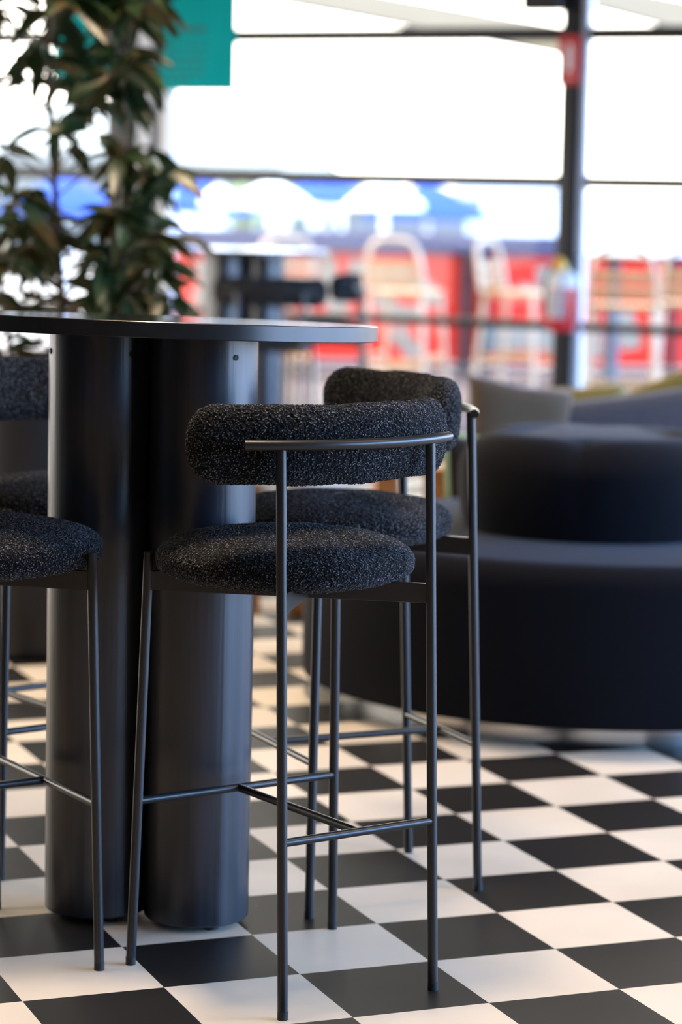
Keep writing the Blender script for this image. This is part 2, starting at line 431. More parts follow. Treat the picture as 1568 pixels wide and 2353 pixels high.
def make_stool(label, group):
    t = thing('bar_stool', label, 'bar stool', group=group)
    me = seat_mesh(); s = link('seat', me, M['boucle'], t); s.location = (.055, 0, SEAT_Z)
    link('backrest', back_mesh(), M['boucle'], t)
    # rail round the outside of the backrest
    pts = []
    Rr = .41; cx = legp(False, 1, .953).x - .004 + math.sqrt(Rr ** 2 - RY ** 2)
    for i in range(33):
        a = (-1 + i / 16) * math.asin(.208 / Rr)
        pts.append((cx - Rr * math.cos(a), Rr * math.sin(a), .953))
    build(MB().tube(pts, .0088, 16), 'back_rail', M['steel'], t, True)
    for fr in (True, False):
        for sgn in (1, -1):
            top = .738 if fr else .952
            mb = MB().tube([legp(fr, sgn, .012), legp(fr, sgn, .3), legp(fr, sgn, top)], LR, 16)
            lg = build(mb, 'leg', M['steel'], t, True)
            p = legp(fr, sgn, 0)
            ft = MB().tube([(p.x, p.y, 0), (p.x, p.y, .014)], LR * 1.04, 14)
            build(ft, 'foot_cap', M['rubber'], lg, True)
    fm = MB()                                                   # crossing flat bars under the seat
    for sgn in (1, -1):
        a = legp(False, sgn, .692); b = legp(True, -sgn, .692)
        d = (b - a); L = d.length - .012; ang = math.atan2(d.y, d.x)
        z = .689 + (.0004 if sgn > 0 else 0)
        fm.box((L, .010, .034), ((a.x + b.x) / 2, (a.y + b.y) / 2, z), (0, 0, ang), .0012, 1)
    build(fm, 'seat_frame', M['steel'], t, True)
    ZF = .296
    build(MB().tube([legp(False, 1, ZF), legp(False, -1, ZF)], .0072, 14), 'rear_footrest', M['steel'], t, True)
    build(MB().tube([legp(True, 1, ZF), legp(True, -1, ZF)], .0072, 14), 'front_footrest', M['steel'], t, True)
    a = (legp(False, 1, ZF) + legp(False, -1, ZF)) / 2; b = (legp(True, 1, ZF) + legp(True, -1, ZF)) / 2
    build(MB().tube([a, b], .0072, 14), 'centre_stretcher', M['steel'], t, True)
    return t
GS = 'charcoal bar stools around the tables'
S1 = make_stool('charcoal boucle bar stool in sharp focus, nearest the camera, its back turned to it', GS)
S1.location = (-.064, 4.301, 0); S1.rotation_euler = (0, 0, rad(125.1))
dup(S1, (.0435, 4.936, 0), rad(204.8), 'charcoal boucle bar stool behind the sharp one, turned side-on beside the round black seat')
dup(S1, (-.69, 4.38, 0), rad(32.2), 'charcoal bar stool cut by left edge, grey round seat before the black column')
dup(S1, (-.61, 5.165, 0), rad(-52), 'charcoal bar stool behind the table at left, facing the camera before the black planter')
dup(S1, (-.345, 11.55, 0), rad(92), 'blurred dark bar stool standing in front of the far bar table')
dup(S1, (-.08, 12.35, 0), rad(176), 'small blurred dark bar stool side-on right of the far bar table')

# ------------------------------------------------------------------ bar tables
def rrect(hx, hy, r, n=6):
    o = []
    for (sx, sy, a0) in ((1, -1, -90), (1, 1, 0), (-1, 1, 90), (-1, -1, 180)):
        for k in range(n + 1):
            a = rad(a0 + 90 * k / n); o.append((sx * (hx - r) + r * math.cos(a), sy * (hy - r) + r * math.sin(a)))
    return o
TZ = 1.1025
def bar_table(label, loc, rz, c1, c2, tilt=(0, 0), rt=.405):
    t = thing('bar_table', label, 'bar table', loc, rz, 'black twin-column bar tables')
    top = build(MB().lathe([(rt - .0012, 0), (rt, .0012), (rt, .0265), (rt - .0012, .0278)], 160), 'table_top', M['table_edge'], t, True)
    top.data.materials.append(M['table_gloss'])
    for p in top.data.polygons:
        if p.normal.z > .9: p.material_index = 1
    top.location = (0, 0, TZ); top.rotation_euler = (tilt[0], tilt[1], 0)
    for (x, y) in (c1, c2):
        r = .0985
        c = build(MB().lathe([(r - .003, .012), (r, .015), (r, TZ + .004)], 72, (x, y, 0)), 'column', M['oak'], t, True)
        f = MB()
        for k in range(3):
            a = rad(-60 + 120 * k); f.lathe([(.014, 0), (.014, .0125)], 14, (x + .062 * math.cos(a), y + .062 * math.sin(a), 0))
        f.lathe([(.05, .002), (.05, .0125)], 24, (x, y, 0))
        build(f, 'foot', M['rubber'], c, True)
        for da in (-52, -158):
            a = rad(da) - rz; mtx = Matrix.Translation((x + r * math.cos(a), y + r * math.sin(a), TZ - .037)) @ Matrix.Rotation(a, 4, 'Z') @ Matrix.Rotation(PI / 2, 4, 'Y')
            build(MB().lathe([(.0055, -.002), (.0055, .0016), (.0040, .0022), (.0022, .0016)], 20, mtx=mtx), 'screw_cap', M['rubber'], c, True)
    return t
TA = 0; tcx, tcy = -.345, 4.62
def tl(x, y):
    dx, dy = x - tcx, y - tcy; return (dx * math.cos(-TA) - dy * math.sin(-TA), dx * math.sin(-TA) + dy * math.cos(-TA))
bar_table('large round black bar table on two wood grain columns, in front at left', (tcx, tcy, 0), TA, tl(-.2565, 4.625), tl(-.448, 4.668), (rad(-1.85), rad(.9)))
bar_table('blurred black twin-column bar table far behind, right of the potted tree', (-.485, 12.0, 0), rad(0), (.094, .028), (-.094, -.028))

# ------------------------------------------------------------------ round settee with drum back
t = thing('round_settee', 'black wool round settee with drum back on a steel plinth, at right', 'settee', (.70, 6.95, 0))
R = .80
build(MB().lathe([(.70, 0), (.70, .061)], 96), 'plinth', M['chrome'], t, True)
prof = [(.70, .060), (R - .008, .060), (R - .002, .063), (R, .070), (R + .002, .25)]
for k in range(9):
    a = k / 8 * PI / 2; prof.append((R - .07 + .07 * math.cos(a), .40 + .07 * math.sin(a)))
prof += [(.5, .472), (.30, .472)]
build(MB().lathe(prof, 128), 'seat', M['wool'], t, True)
vs = []; fs = []; n = 160; rows = 34                            # drum back, softly lobed
for i in range(rows):
    u = i / (rows - 1)
    if u < .6: rr, z = .360 + .018 * math.sin(u / .6 * PI * .6), .47 + .165 * u / .6
    else:
        a = (u - .6) / .4 * PI / 2; rr, z = .377 - .13 + .13 * math.cos(a), .635 + .105 * math.sin(a)
    for k in range(n):
        th = 2 * PI * k / n
        lob = abs(math.sin((th - rad(258)) * 2.0))
        z2 = z - (.022 * (1 - lob) ** 3) * max(0, (u - .5) * 2)
        r2 = rr * (1 - .02 * (1 - lob) ** 6 * min(1, u * 2))
        vs.append((r2 * math.cos(th), r2 * math.sin(th), z2))
for i in range(rows - 1):
    for k in range(n): fs.append((i * n + k, i * n + (k + 1) % n, (i + 1) * n + (k + 1) % n, (i + 1) * n + k))
fs.append(tuple((rows - 1) * n + k for k in range(n)))
build(MB().add(vs, fs), 'backrest', M['wool'], t, True)

# ------------------------------------------------------------------ lounge sofa behind with cushions
def rslab(mb, size, center, rot=(0, 0, 0), bev=.06): return mb.box(size, center, rot, bev, 5)
sx, sy = 1.32, 9.20
t = thing('lounge_sofa', 'low slate grey lounge sofa behind the round settee', 'sofa', (sx, sy, 0), rad(-6))
build(rslab(MB(), (1.55, .85, .30), (0, 0, .20)), 'base', M['wool'], t, True)
build(rslab(MB(), (1.50, .62, .13), (0, -.10, .39), bev=.05), 'seat_cushion', M['wool_grey'], t, True)
build(rslab(MB(), (1.55, .22, .34), (0, .32, .50), bev=.08), 'backrest', M['wool_grey'], t, True)
f = MB()
for a in (-.65, .65):
    for b in (-.33, .33): f = MB().tube([(a, b, 0), (a, b, .06)], .025, 12); build(f, 'leg', M['rubber'], t, True)
# a second grey backrest, nearer, rising to the right
def pillow(name, label, m, loc, size, rot, group=None, pip=None):
    n = 28; vs = []; fs = []
    w, h, th = size
    for side in (1, -1):
        for i in range(n + 1):
            for j in range(n + 1):
                u, v = -1 + 2 * i / n, -1 + 2 * j / n
                k = (max(0, 1 - u ** 4) * max(0, 1 - v ** 4)) ** .55
                pin = 1 - .10 * (1 - abs(u)) * abs(v) ** 3; pin2 = 1 - .10 * (1 - abs(v)) * abs(u) ** 3
                vs.append((u * w / 2 * pin2, side * th / 2 * k, v * h / 2 * pin))
    q = (n + 1) ** 2
    for s in (0, 1):
        for i in range(n):
            for j in range(n):
                a = s * q + i * (n + 1) + j; fs.append((a, a + 1, a + n + 2, a + n + 1) if s else (a, a + n + 1, a + n + 2, a + 1))
    o = build(MB().add(vs, fs), name, m, None, False)
    b = bmesh.new(); b.from_mesh(o.data); bmesh.ops.remove_doubles(b, verts=b.verts[:], dist=1e-5); bmesh.ops.recalc_face_normals(b, faces=b.faces[:]); b.to_mesh(o.data); b.free()
    o.location = loc; o.rotation_euler = rot
    tag(o, label, 'cushion', group)
    if pip:
        pts = []
        for i in range(4 * n + 1):
            e, k = divmod(i, n); k = k / n * 2 - 1; e %= 4
            u, v = [(k, -1), (1, k), (-k, 1), (-1, -k)][e]
            pin = 1 - .10 * (1 - abs(u)) * abs(v) ** 3; pin2 = 1 - .10 * (1 - abs(v)) * abs(u) ** 3
            pts.append((u * w / 2 * pin2, 0, v * h / 2 * pin))
        build(MB().tube(pts, .009, 8), 'piping', pip, o, True)
    return o
def pc(x, y, Y): return at(x, y, Y)
pillow('scatter_cushion', 'brown grey scatter cushion with a pointed corner, left of the round settee back', M['cush_brown'], pc(1190, 988, 8.55), (.38, .34, .13), (rad(-22), rad(9), rad(12)))
pillow('scatter_cushion', 'olive scatter cushion low on the sofa between brown cushion and window post', M['cush_olive'], pc(1335, 965, 9.02), (.32, .26, .12), (rad(-20), rad(-4), rad(-10)))
pillow('scatter_cushion', 'olive scatter cushion at right edge leaning above the grey bolster', M['cush_olive'], pc(1572, 922, 9.06), (.46, .24, .13), (rad(-18), rad(-26), rad(-6)))
pillow('scatter_cushion', 'dark brown woven floor cushion with pale green piping behind the side-on bar stool', M['cush_dark'], Vector((at(1122, 1000, 8.2).x, 8.2, .312)), (.34, .62, .14), (rad(-3), 0, rad(38)), None, M['piping'])
pillow('bolster_cushion', 'long slate grey bolster cushion rising to the right behind the round settee', M['wool_grey'], pc(1470, 985, 8.72), (.80, .26, .16), (rad(-20), rad(-8.5), rad(-4)))

# ------------------------------------------------------------------ low tables between
g = onz(640, 1420); t = thing('coffee_table', 'low white topped coffee table on orange wood slab legs behind the bar stools', 'coffee table', (at(650, 1420, 8.2).x, 8.3, 0), rad(8))
build(MB().lathe([(.26, .43), (.27, .437), (.27, .452), (.262, .458)], 64, (.05, .1, 0)), 'table_top', M['white_top'], t, True)
for x, w in ((-.115, .05), (.045, .055)): build(MB().box((w, .24, .43), (x, .02, .215), (0, 0, 0), .004, 2), 'leg', M['orange_wood'], t, True)
x0 = at(955, 1100, 9.2)
t = thing('side_table', 'open orange wood cube side table beside the dark woven cushion', 'side table', (x0.x, 9.25, 0), rad(3))
for x in (-.11, .085): build(MB().box((.088, .26, .37), (x, 0, .185), (0, 0, 0), .005, 2), 'side_panel', M['orange_wood'], t, True)
build(MB().box((.39, .27, .03), (.015, 0, .385), (0, 0, 0), .005, 2), 'table_top', M['orange_wood'], t, True)
p = at(1043, 1045, 9.22)
t = thing('white_cup', 'white cup standing on the orange wood side table', 'cup', (p.x, 9.22, .40))
build(MB().lathe([(.028, 0), (.036, .02), (.041, .085), (.037, .085), (.032, .02), (.02, .01)], 32), 'cup_body', M['white_ceramic'], t, True)
build(MB().tube([(.038 + .02 * math.sin(a / 8 * PI), 0, .02 + .05 * a / 8) for a in range(9)], .005, 8), 'handle', M['white_ceramic'], t, True)

# ------------------------------------------------------------------ potted tree
px0, py0 = -.90, 7.5
t = thing('potted_tree', 'leafy indoor tree in a tall black planter at left', 'potted tree', (px0, py0, 0))
build(MB().lathe([(.20, 0), (.215, .01), (.235, .70), (.235, .75), (.215, .75), (.21, .70)], 72), 'planter', M['planter'], t, True)
build(MB().lathe([(.012, .69), (.212, .69)], 40), 'soil', M['soil'], t, True)
def lp(x, y, Y=7.5): return at(x, y, Y) - Vector((px0, py0, 0))
def stemtube(pts, r0, r1):
    out = []
    for i in range(len(pts) - 1):
        for k in range(6): out.append(pts[i].lerp(pts[i + 1], k / 6))
    out.append(pts[-1]); n = len(out)
    return out, [r0 + (r1 - r0) * i / (n - 1) for i in range(n)]
stems = [[Vector((.03, 0, .68)), lp(145, 740), lp(136, 600), lp(130, 480), lp(118, 320), lp(112, 150), lp(100, -120)],
         [Vector((.09, .03, .68)), lp(282, 735, 7.55), lp(285, 620, 7.6), lp(283, 480, 7.6), lp(292, 300, 7.6), lp(290, 100, 7.6), lp(285, -120, 7.6)],
         [Vector((-.08, .02, .68)), lp(20, 760, 7.6), lp(0, 640, 7.62), lp(-40, 400, 7.6), lp(-60, 100, 7.6)]]
for s, r in zip(stems, (.013, .010, .010)):
    o, rs = stemtube(s, r, r * .5); build(MB().tube(o, rs, 10), 'stem', M['bark'], t, True)
lv = MB(); tw = MB()
def leaf(p, d, L, W, roll):
    d = d.normalized(); s = d.cross(Vector((0, 0, 1)))
    if s.length < .1: s = Vector((1, 0, 0))
    s.normalize(); up = s.cross(d)
    s2 = s * math.cos(roll) + up * math.sin(roll); up2 = d.cross(s2) * -1
    vs = []; fs = []; n = 7
    for i in range(n + 1):
        u = i / n; w = W * (math.sin(PI * u ** .8) ** .8) * .5 + .0008
        c = p + d * (L * u) - Vector((0, 0, 1)) * (L * .35 * u * u)
        vs += [c - s2 * w + up2 * w * .3, c, c + s2 * w + up2 * w * .3]
    for i in range(n):
        a = i * 3; fs += [(a, a + 1, a + 4, a + 3), (a + 1, a + 2, a + 5, a + 4)]
    lv.add(vs, fs)
def rosette(c, n, L, droop=0):
    for k in range(n):
        a = random.uniform(0, 2 * PI); e = random.uniform(-.7, .9)
        d = Vector((math.cos(a), math.sin(a), e - droop))
        l = L * random.uniform(.75, 1.15)
        leaf(c + d.normalized() * .015, d, l, l * random.uniform(.30, .40), random.uniform(-1, 1))
# (x, y, spread x, spread y, number of rosettes, leaves per rosette)
clus = [(140, 5, 190, 26, 14, 7), (320, 5, 50, 20, 4, 6), (40, 130, 70, 50, 3, 5), (200, 190, 40, 30, 3, 5), (150, 130, 40, 50, 2, 5),
        (285, 190, 28, 100, 7, 6), (298, 385, 38, 60, 6, 7), (60, 190, 40, 20, 2, 5), (130, 330, 30, 60, 2, 5), (30, 330, 40, 40, 1, 5), (215, 300, 20, 30, 1, 5), (110, 480, 60, 40, 3, 6), (20, 440, 30, 40, 2, 6),
        (90, 560, 60, 45, 5, 7), (20, 600, 30, 50, 4, 7), (290, 520, 45, 60, 8, 7), (360, 400, 40, 40, 3, 6), (375, 530, 30, 30, 3, 5), (285, 640, 60, 50, 9, 7), (350, 640, 50, 35, 4, 6), (60, 690, 70, 25, 4, 6),
        (200, 700, 60, 18, 4, 6), (300, 710, 50, 15, 3, 6), (60, 800, 60, 20, 3, 6), (230, 560, 25, 40, 1, 5)]
for (x, y, sx_, sy_, nr, nl) in clus:
    for k in range(nr):
        Y = random.uniform(7.2, 7.85); X, Yp = x + random.uniform(-1, 1) * sx_, y + random.uniform(-1, 1) * sy_
        c = lp(X, Yp, Y)
        st = stems[0] if x < 215 else stems[1]
        best = min((q for s in stems for q in stemtube(s, 1, 1)[0]), key=lambda q: (q - c - Vector((0, 0, -.10))).length)
        mid = best.lerp(c, .55) + Vector((0, 0, .015))
        tw.tube([best, mid, c], [.004, .003, .002], 6)
        rosette(c, nl, .145, .15)
build(tw, 'twigs', M['bark'], t)['kind'] = 'stuff'
build(lv, 'foliage', M['leaf'], t)

# ------------------------------------------------------------------ on the window wall
def sgn_plate():
    t = thing('location_sign', 'red sign with a white cylinder symbol high on the black post', 'sign', wp((pr0 + pr1) / 2, -.075, 0), WA)
    z0, z1 = onwall(1315, 196).z, onwall(1315, 84).z
    build(MB().box((.118, .006, z1 - z0), (0, 0, (z0 + z1) / 2), (0, 0, 0), .002, 1), 'plate', M['red_sign'], t, True)
    h = (z1 - z0); zc = (z0 + z1) / 2 + .01
    s = MB(); s.prism([(-.014, -h * .27), (.014, -h * .27), (.014, h * .20), (.008, h * .25), (.008, h * .30), (-.008, h * .30), (-.008, h * .25), (-.014, h * .20)], 0, .002)
    o = build(s, 'symbol', M['white_print'], t, True); o.rotation_euler = (PI / 2, 0, 0); o.location = (0, -.003, zc)
    s = MB(); s.box((.07, .0015, .004), (0, -.0035, z0 + .035)); build(s, 'border_line', M['white_print'], t, True)
sgn_plate()
def extinguisher():
    c = onwall(1292, 690, -.14)
    zb, zt = onwall(1292, 762, -.14).z, onwall(1292, 622, -.14).z
    t = thing('fire_extinguisher', 'red fire extinguisher with a white band hung on the black post', 'fire extinguisher', (c.x, c.y, 0), WA)
    r = .072; H = zt - zb
    build(MB().lathe([(r * .8, zb), (r * .97, zb + .012), (r, zb + .03), (r, zb + H * .72)], 40), 'cylinder', M['red_paint'], t, True)
    build(MB().lathe([(r, zb + H * .72), (r + .0006, zb + H * .721), (r + .0006, zb + H * .88), (r * .8, zb + H * .97), (r * .35, zb + H)], 40), 'white_band', M['white_print'], t, True)
    lb = []; lf = []
    for i in range(13):
        a = rad(-150 + i * 7.5)
        lb += [((r + .0012) * math.cos(a), (r + .0012) * math.sin(a), zb + H * .22), ((r + .0012) * math.cos(a), (r + .0012) * math.sin(a), zb + H * .70)]
    for i in range(12): lf.append((2 * i, 2 * i + 2, 2 * i + 3, 2 * i + 1))
    build(MB().add(lb, lf), 'label_print', M['label'], t)
    build(MB().lathe([(.022, zt - .005), (.022, zt + .035), (.012, zt + .04), (.012, zt + .055)], 20), 'valve', M['brass'], t, True)
    h = MB(); h.box((.13, .016, .008), (.03, 0, zt + .058), (0, rad(-14), 0), .002, 1); h.box((.10, .016, .007), (.03, 0, zt + .035), (0, rad(10), 0), .002, 1)
    build(h, 'handle', M['rubber'], t, True)
    build(MB().tube([(-.01, 0, zt + .02), (-.06, -.01, zt + .02), (-.085, -.015, zt - .06), (-.088, -.015, zt - .20), (-.08, -.01, zb + .08)], .009, 10), 'hose', M['rubber'], t, True)
    tg = MB(); tg.box((.045, .004, .075), (-.012, -.03, zt + .03), (0, rad(8), 0), .001, 1)
    build(tg, 'tag', M['yellow'], t, True)
    build(MB().box((.05, .16, .03), (0, .07, zb + H * .55), (0, 0, 0), .002, 1), 'bracket', M['steel'], t, True)
extinguisher()
# loudspeaker at the head of the post
a0, a1 = px2w(1226, 5), px2w(1312, 5); zb = onwall(1260, 30).z
t = thing('wall_speaker', 'black box speaker at the top of the black window post', 'speaker', wp((a0 + a1) / 2, -.13, zb), WA)
build(MB().box((a1 - a0, .12, .17), (0, 0, .085), (0, 0, 0), .008, 2), 'cabinet', M['black_metal'], t, True)
build(MB().box((a1 - a0 - .02, .004, .15), (0, -.061, .085), (0, 0, 0), .001, 1), 'grille', M['rubber'], t, True)
build(MB().box((.03, .09, .04), (.05, .075, .085)), 'bracket', M['black_metal'], t, True)
# teal signs hung inside the panes
SO = -.035
def teal_sign(label, xa, xb, yb, lines):
    sa, sb = wallx(xa, 100, SO), wallx(xb, 100, SO); sz = onwall(xb, yb, SO).z; W = sb - sa
    t = thing('hanging_sign', label, 'sign', wp((sa + sb) / 2, SO, sz), WA, 'teal hanging signs')
    build(MB().box((W, .010, .75), (0, 0, .375), (0, 0, 0), .002, 1), 'panel', M['teal'], t, True)
    def bar(pm, px, x1, py, h):
        a, b = wallx(px, py, SO) - (sa + sb) / 2, wallx(x1, py, SO) - (sa + sb) / 2; z = onwall(px, py, SO).z - sz
        pm.box((b - a, .002, h), ((a + b) / 2, -.0055, z))
    for (x, xe, py, h, w0, w1, gap, nm) in lines:
        pm = MB()
        while x < xe:
            w = random.uniform(w0, w1); bar(pm, x, min(xe, x + w), py, h); x += w + gap
        build(pm, nm, M['teal_dark'], t, True)
    for x in (-W * .38, W * .38): build(MB().box((.006, .006, .34), (x, 0, .91)), 'hanger', M['steel'], t, True)
L_ = [(378, 474, 68, .030, 6, 12, 3, 'heading_line')]
L_ += [(362, xe, py, .013, 6, 20, 5, 'text_line') for py, xe in ((34, 398), (106, 480), (131, 478), (150, 470), (170, 470), (188, 440))]
teal_sign('teal sign panel with small dark lettering hung right of the white post', 355, 543, 210, L_)
teal_sign('teal sign panel seen through the leaves of the potted tree', 122, 259, 182, [])

# ------------------------------------------------------------------ outside: deck, banner fence, bar chairs
dk = MB(); dk.prism([(-14, wy(-14) + .12), (16, wy(16) + .12), (16, 23.5), (-14, 23.5)], -.12, -.02)
o = struct('deck', dk, M['deck'])
gr = MB(); gr.prism([(-80, 23.5), (80, 23.5), (80, 140), (-80, 140)], -1.6, -1.3); struct('ground', gr, M['ground'])
FY0 = 20.8
def fp(x, y, Y=FY0): return at(x, y, Y)
zt = fp(800, 574).z; 
t = thing('banner_fence', 'red banner with beige shapes tied to a black rail fence beyond the window', 'fence', (0, FY0, 0))
xL, xR = -1.62, 5.2
build(MB().box((xR - xL, .02, zt - .10), ((xR + xL) / 2, 0, (zt + .05) / 2 + .015), (0, 0, 0)), 'banner', M['banner'], t, True)
bs = MB()
def stroke(pts, w, Y=FY0 - .02, k=[0]):                             # flat shapes printed on the banner
    P = [at(a, b, Y) for a, b in pts]; vs = []; fs = []; k[0] += 1
    hw = w * Y / FPX / 2
    for i, p in enumerate(P):
        d = P[min(i + 1, len(P) - 1)] - P[max(0, i - 1)]; d.y = 0; d.normalize(); nrm = Vector((-d.z, 0, d.x))
        for s in (1, -1): vs.append((p.x + nrm.x * hw * s, -.012 - .0008 * k[0], p.z + nrm.z * hw * s))
    for i in range(len(P) - 1): fs.append((2 * i, 2 * i + 1, 2 * i + 3, 2 * i + 2))
    build(MB().add(vs, fs, False), 'printed_shape', M['beige_print'], t)
stroke([(748, 592), (755, 650), (775, 705), (790, 722)], 48)
stroke([(800, 612), (860, 622), (930, 640), (985, 665), (1000, 700)], 38)
stroke([(880, 640), (885, 700), (925, 728), (965, 722)], 46)
stroke([(905, 758), (935, 790), (960, 820)], 40)
stroke([(1118, 778), (1180, 772), (1240, 770), (1285, 782)], 66)
stroke([(1255, 610), (1268, 660), (1280, 725)], 52)
stroke([(1362, 762), (1362, 800), (1364, 822)], 46)
stroke([(1428, 720), (1445, 760), (1452, 802)], 48)
stroke([(1190, 660), (1215, 662), (1236, 660)], 16)
stroke([(455, 600), (470, 650), (450, 700)], 26)
for px in (640, 1068, 1112, 1545): 
    x = at(px, 700, FY0).x; w = .085 if px == 1068 else .05
    build(MB().box((w, .06, zt + .02), (x, -.07, (zt + .02) / 2 - .01)), 'post', M['black_metal'], t, True)
build(MB().box((xR - xL, .06, .035), ((xR + xL) / 2, -.03, zt + .0)), 'top_rail', M['navy'], t, True)
build(MB().box((xR - xL, .05, .04), ((xR + xL) / 2, -.03, .045)), 'bottom_rail', M['navy'], t, True)

def make_chair(label):
    t = thing('garden_bar_chair', label, 'bar chair', group='pale timber bar chairs out on the deck')
    hw = .21; sz = .755
    def P(x, y, z): return Vector((x, y, z))
    seat = MB()
    seat.prism(rrect(.225, .215, .06), sz, sz + .035, .006); build(seat, 'seat', M['chair_wood'], t, True)
    pts = []                                                   # arched cane back frame, continuous with rear legs
    for i in range(41):
        u = i / 40 * PI
        ex = abs(math.cos(u)) ** .55 * (1 if math.cos(u) > 0 else -1); pts.append(P(ex * (.205 + 0), .205 + .07 * abs(math.sin(u)) ** .6, sz + .02 + .37 * abs(math.sin(u)) ** .62))
    build(MB().tube(pts, .019, 10), 'back_frame', M['chair_frame'], t, True)
    for z in (.205, .115): build(MB().box((.37, .016, .062), (0, .257 - (.24 - z) * .1, sz + z), (rad(-8), 0, 0), .005, 2), 'back_slat', M['chair_wood'], t, True)
    for k in range(9):
        x = -.16 + .04 * k; build(MB().tube([(x, .21, sz + .03), (x, .235, sz + .10)], .005, 6), 'spindle', M['chair_wood'], t, True)
    for sx_ in (-1, 1):
        for sy_ in (-1, 1):
            build(MB().tube([(sx_ * .19, sy_ * .185, sz + .005), (sx_ * .245, sy_ * .24, .0)], [.019, .016], 10), 'leg', M['chair_frame'], t, True)
    for (a, b) in (((-1, -1), (1, -1)), ((-1, 1), (1, 1)), ((-1, -1), (-1, 1)), ((1, -1), (1, 1))):
        z = .27 if a[1] == b[1] else .33
        q = .19 + .055 * (1 - z / sz); build(MB().box((2 * q if a[1] == b[1] else .03, .03 if a[1] == b[1] else 2 * q, .028), (0 if a[0] != b[0] else a[0] * q, 0 if a[1] != b[1] else a[1] * q, z), (0, 0, 0), .004, 1), 'footrest', M['chair_wood'], t, True)
    return t
DZ = -.02
c0 = make_chair('pale timber bar chair on the deck, centre, before the beige printed shapes')
c0.location = (at(932, 700, 17.6).x, 17.6, DZ); c0.rotation_euler = (0, 0, rad(158))
for px, Y, a, lb in ((1195, 17.9, 62, 'pale timber bar chair seen side-on just left of the fire extinguisher'),
                     (1435, 15.9, 170, 'largest pale timber bar chair right of the post, behind the olive cushions'),
                     (1590, 16.6, 175, 'pale timber bar chair cut by the right edge of the view'),
                     (625, 17.2, 200, 'pale timber bar chair behind the far bar table, only its arch showing above')):
    dup(c0, (at(px, 700, Y).x, Y, DZ), rad(a), lb)
t = thing('deck_bar_table', 'grey pedestal bar table on the deck behind the largest timber chair', 'bar table', (at(1408, 700, 18.6).x, 18.6, DZ))
build(MB().tube([(0, 0, .03), (0, 0, 1.03)], .05, 20), 'pedestal', M['grey_roof'], t, True)
build(MB().lathe([(.26, 0), (.26, .02), (.06, .04)], 40), 'base', M['chair_wood'], t, True)
build(MB().lathe([(.30, 1.03), (.31, 1.035), (.31, 1.055), (.30, 1.06)], 48), 'table_top', M['chair_wood'], t, True)

# shade sails over the deck
def slab(name, label, quad, th, m, cat):
    vs = [Vector(q) for q in quad] + [Vector(q) + Vector((0, 0, th)) for q in quad]
    o = build(MB().add(vs, [(0, 1, 2, 3), (7, 6, 5, 4), (0, 4, 5, 1), (1, 5, 6, 2), (2, 6, 7, 3), (3, 7, 4, 0)], False), name, m, None, False)
    return tag(o, label, cat)
slab('shade_sail', 'cream shade sail crossing above the middle window', [at(420, -30, 17), at(1300, 130, 17), at(1300, 66, 21), at(760, -30, 21)], .02, M['sail'], 'shade sail')
slab('shade_sail', 'pale shade sail edge at the top right corner, right of the red sign', [at(1300, 5, 17), at(1600, 82, 17), at(1600, 10, 19.5), at(1440, -22, 19.5)], .02, M['sail'], 'shade sail')

# parasols
def parasol(label, x, Y, ztop, r, drop, m, val=None):
    base = -1.3
    t = thing('parasol', label, 'parasol', (x, Y, base), rad(random.uniform(0, 40)), 'parasols on the lower ground')
    n = 8; vs = [(0, 0, ztop - base)]; fs = []
    for ring, (rr, dz) in enumerate(((r * .5, drop * .45), (r, drop), (r * 1.0, drop + .07))):
        for k in range(n): vs.append((rr * math.cos(2 * PI * k / n), rr * math.sin(2 * PI * k / n), ztop - base - dz))
    for k in range(n):
        fs.append((0, 1 + k, 1 + (k + 1) % n))
        for q in (0, 1): fs.append((1 + q * n + k, 1 + (q + 1) * n + k, 1 + (q + 1) * n + (k + 1) % n, 1 + q * n + (k + 1) % n))
    build(MB().add(vs, fs, False), 'canopy', m, t)
    build(MB().tube([(0, 0, 0), (0, 0, ztop - base)], .04, 10), 'pole', M['white_paint'], t, True)
    build(MB().lathe([(.35, 0), (.35, .08), (.05, .12)], 20), 'base', M['grey_roof'], t, True)
def par(px, py, Y, wpx, hpx, m, label):
    p = at(px, py, Y); parasol(label, p.x, Y, p.z, wpx * Y / FPX / 2, hpx * Y / FPX, m)
par(455, 402, 34, 270, 78, M['blue_cloth'], 'blue parasol directly right of the white window post')
par(755, 402, 36, 300, 58, M['blue_cloth'], 'blue parasol in the middle of the window, above the far stools')
par(150, 400, 33, 320, 84, M['blue_cloth'], 'blue parasol seen through the leaves of the potted tree')
par(985, 412, 34, 300, 80, M['blue_cloth'], 'blue parasol right of the middle one, half behind a white one')
par(625, 412, 31.5, 190, 50, M['white_cloth'], 'white parasol before and between two blue ones')
par(885, 412, 31, 190, 54, M['white_cloth'], 'white parasol in front of the right hand blue one')
par(505, 424, 29.2, 90, 36, M['white_cloth'], 'small white parasol before the leftmost window blue one')

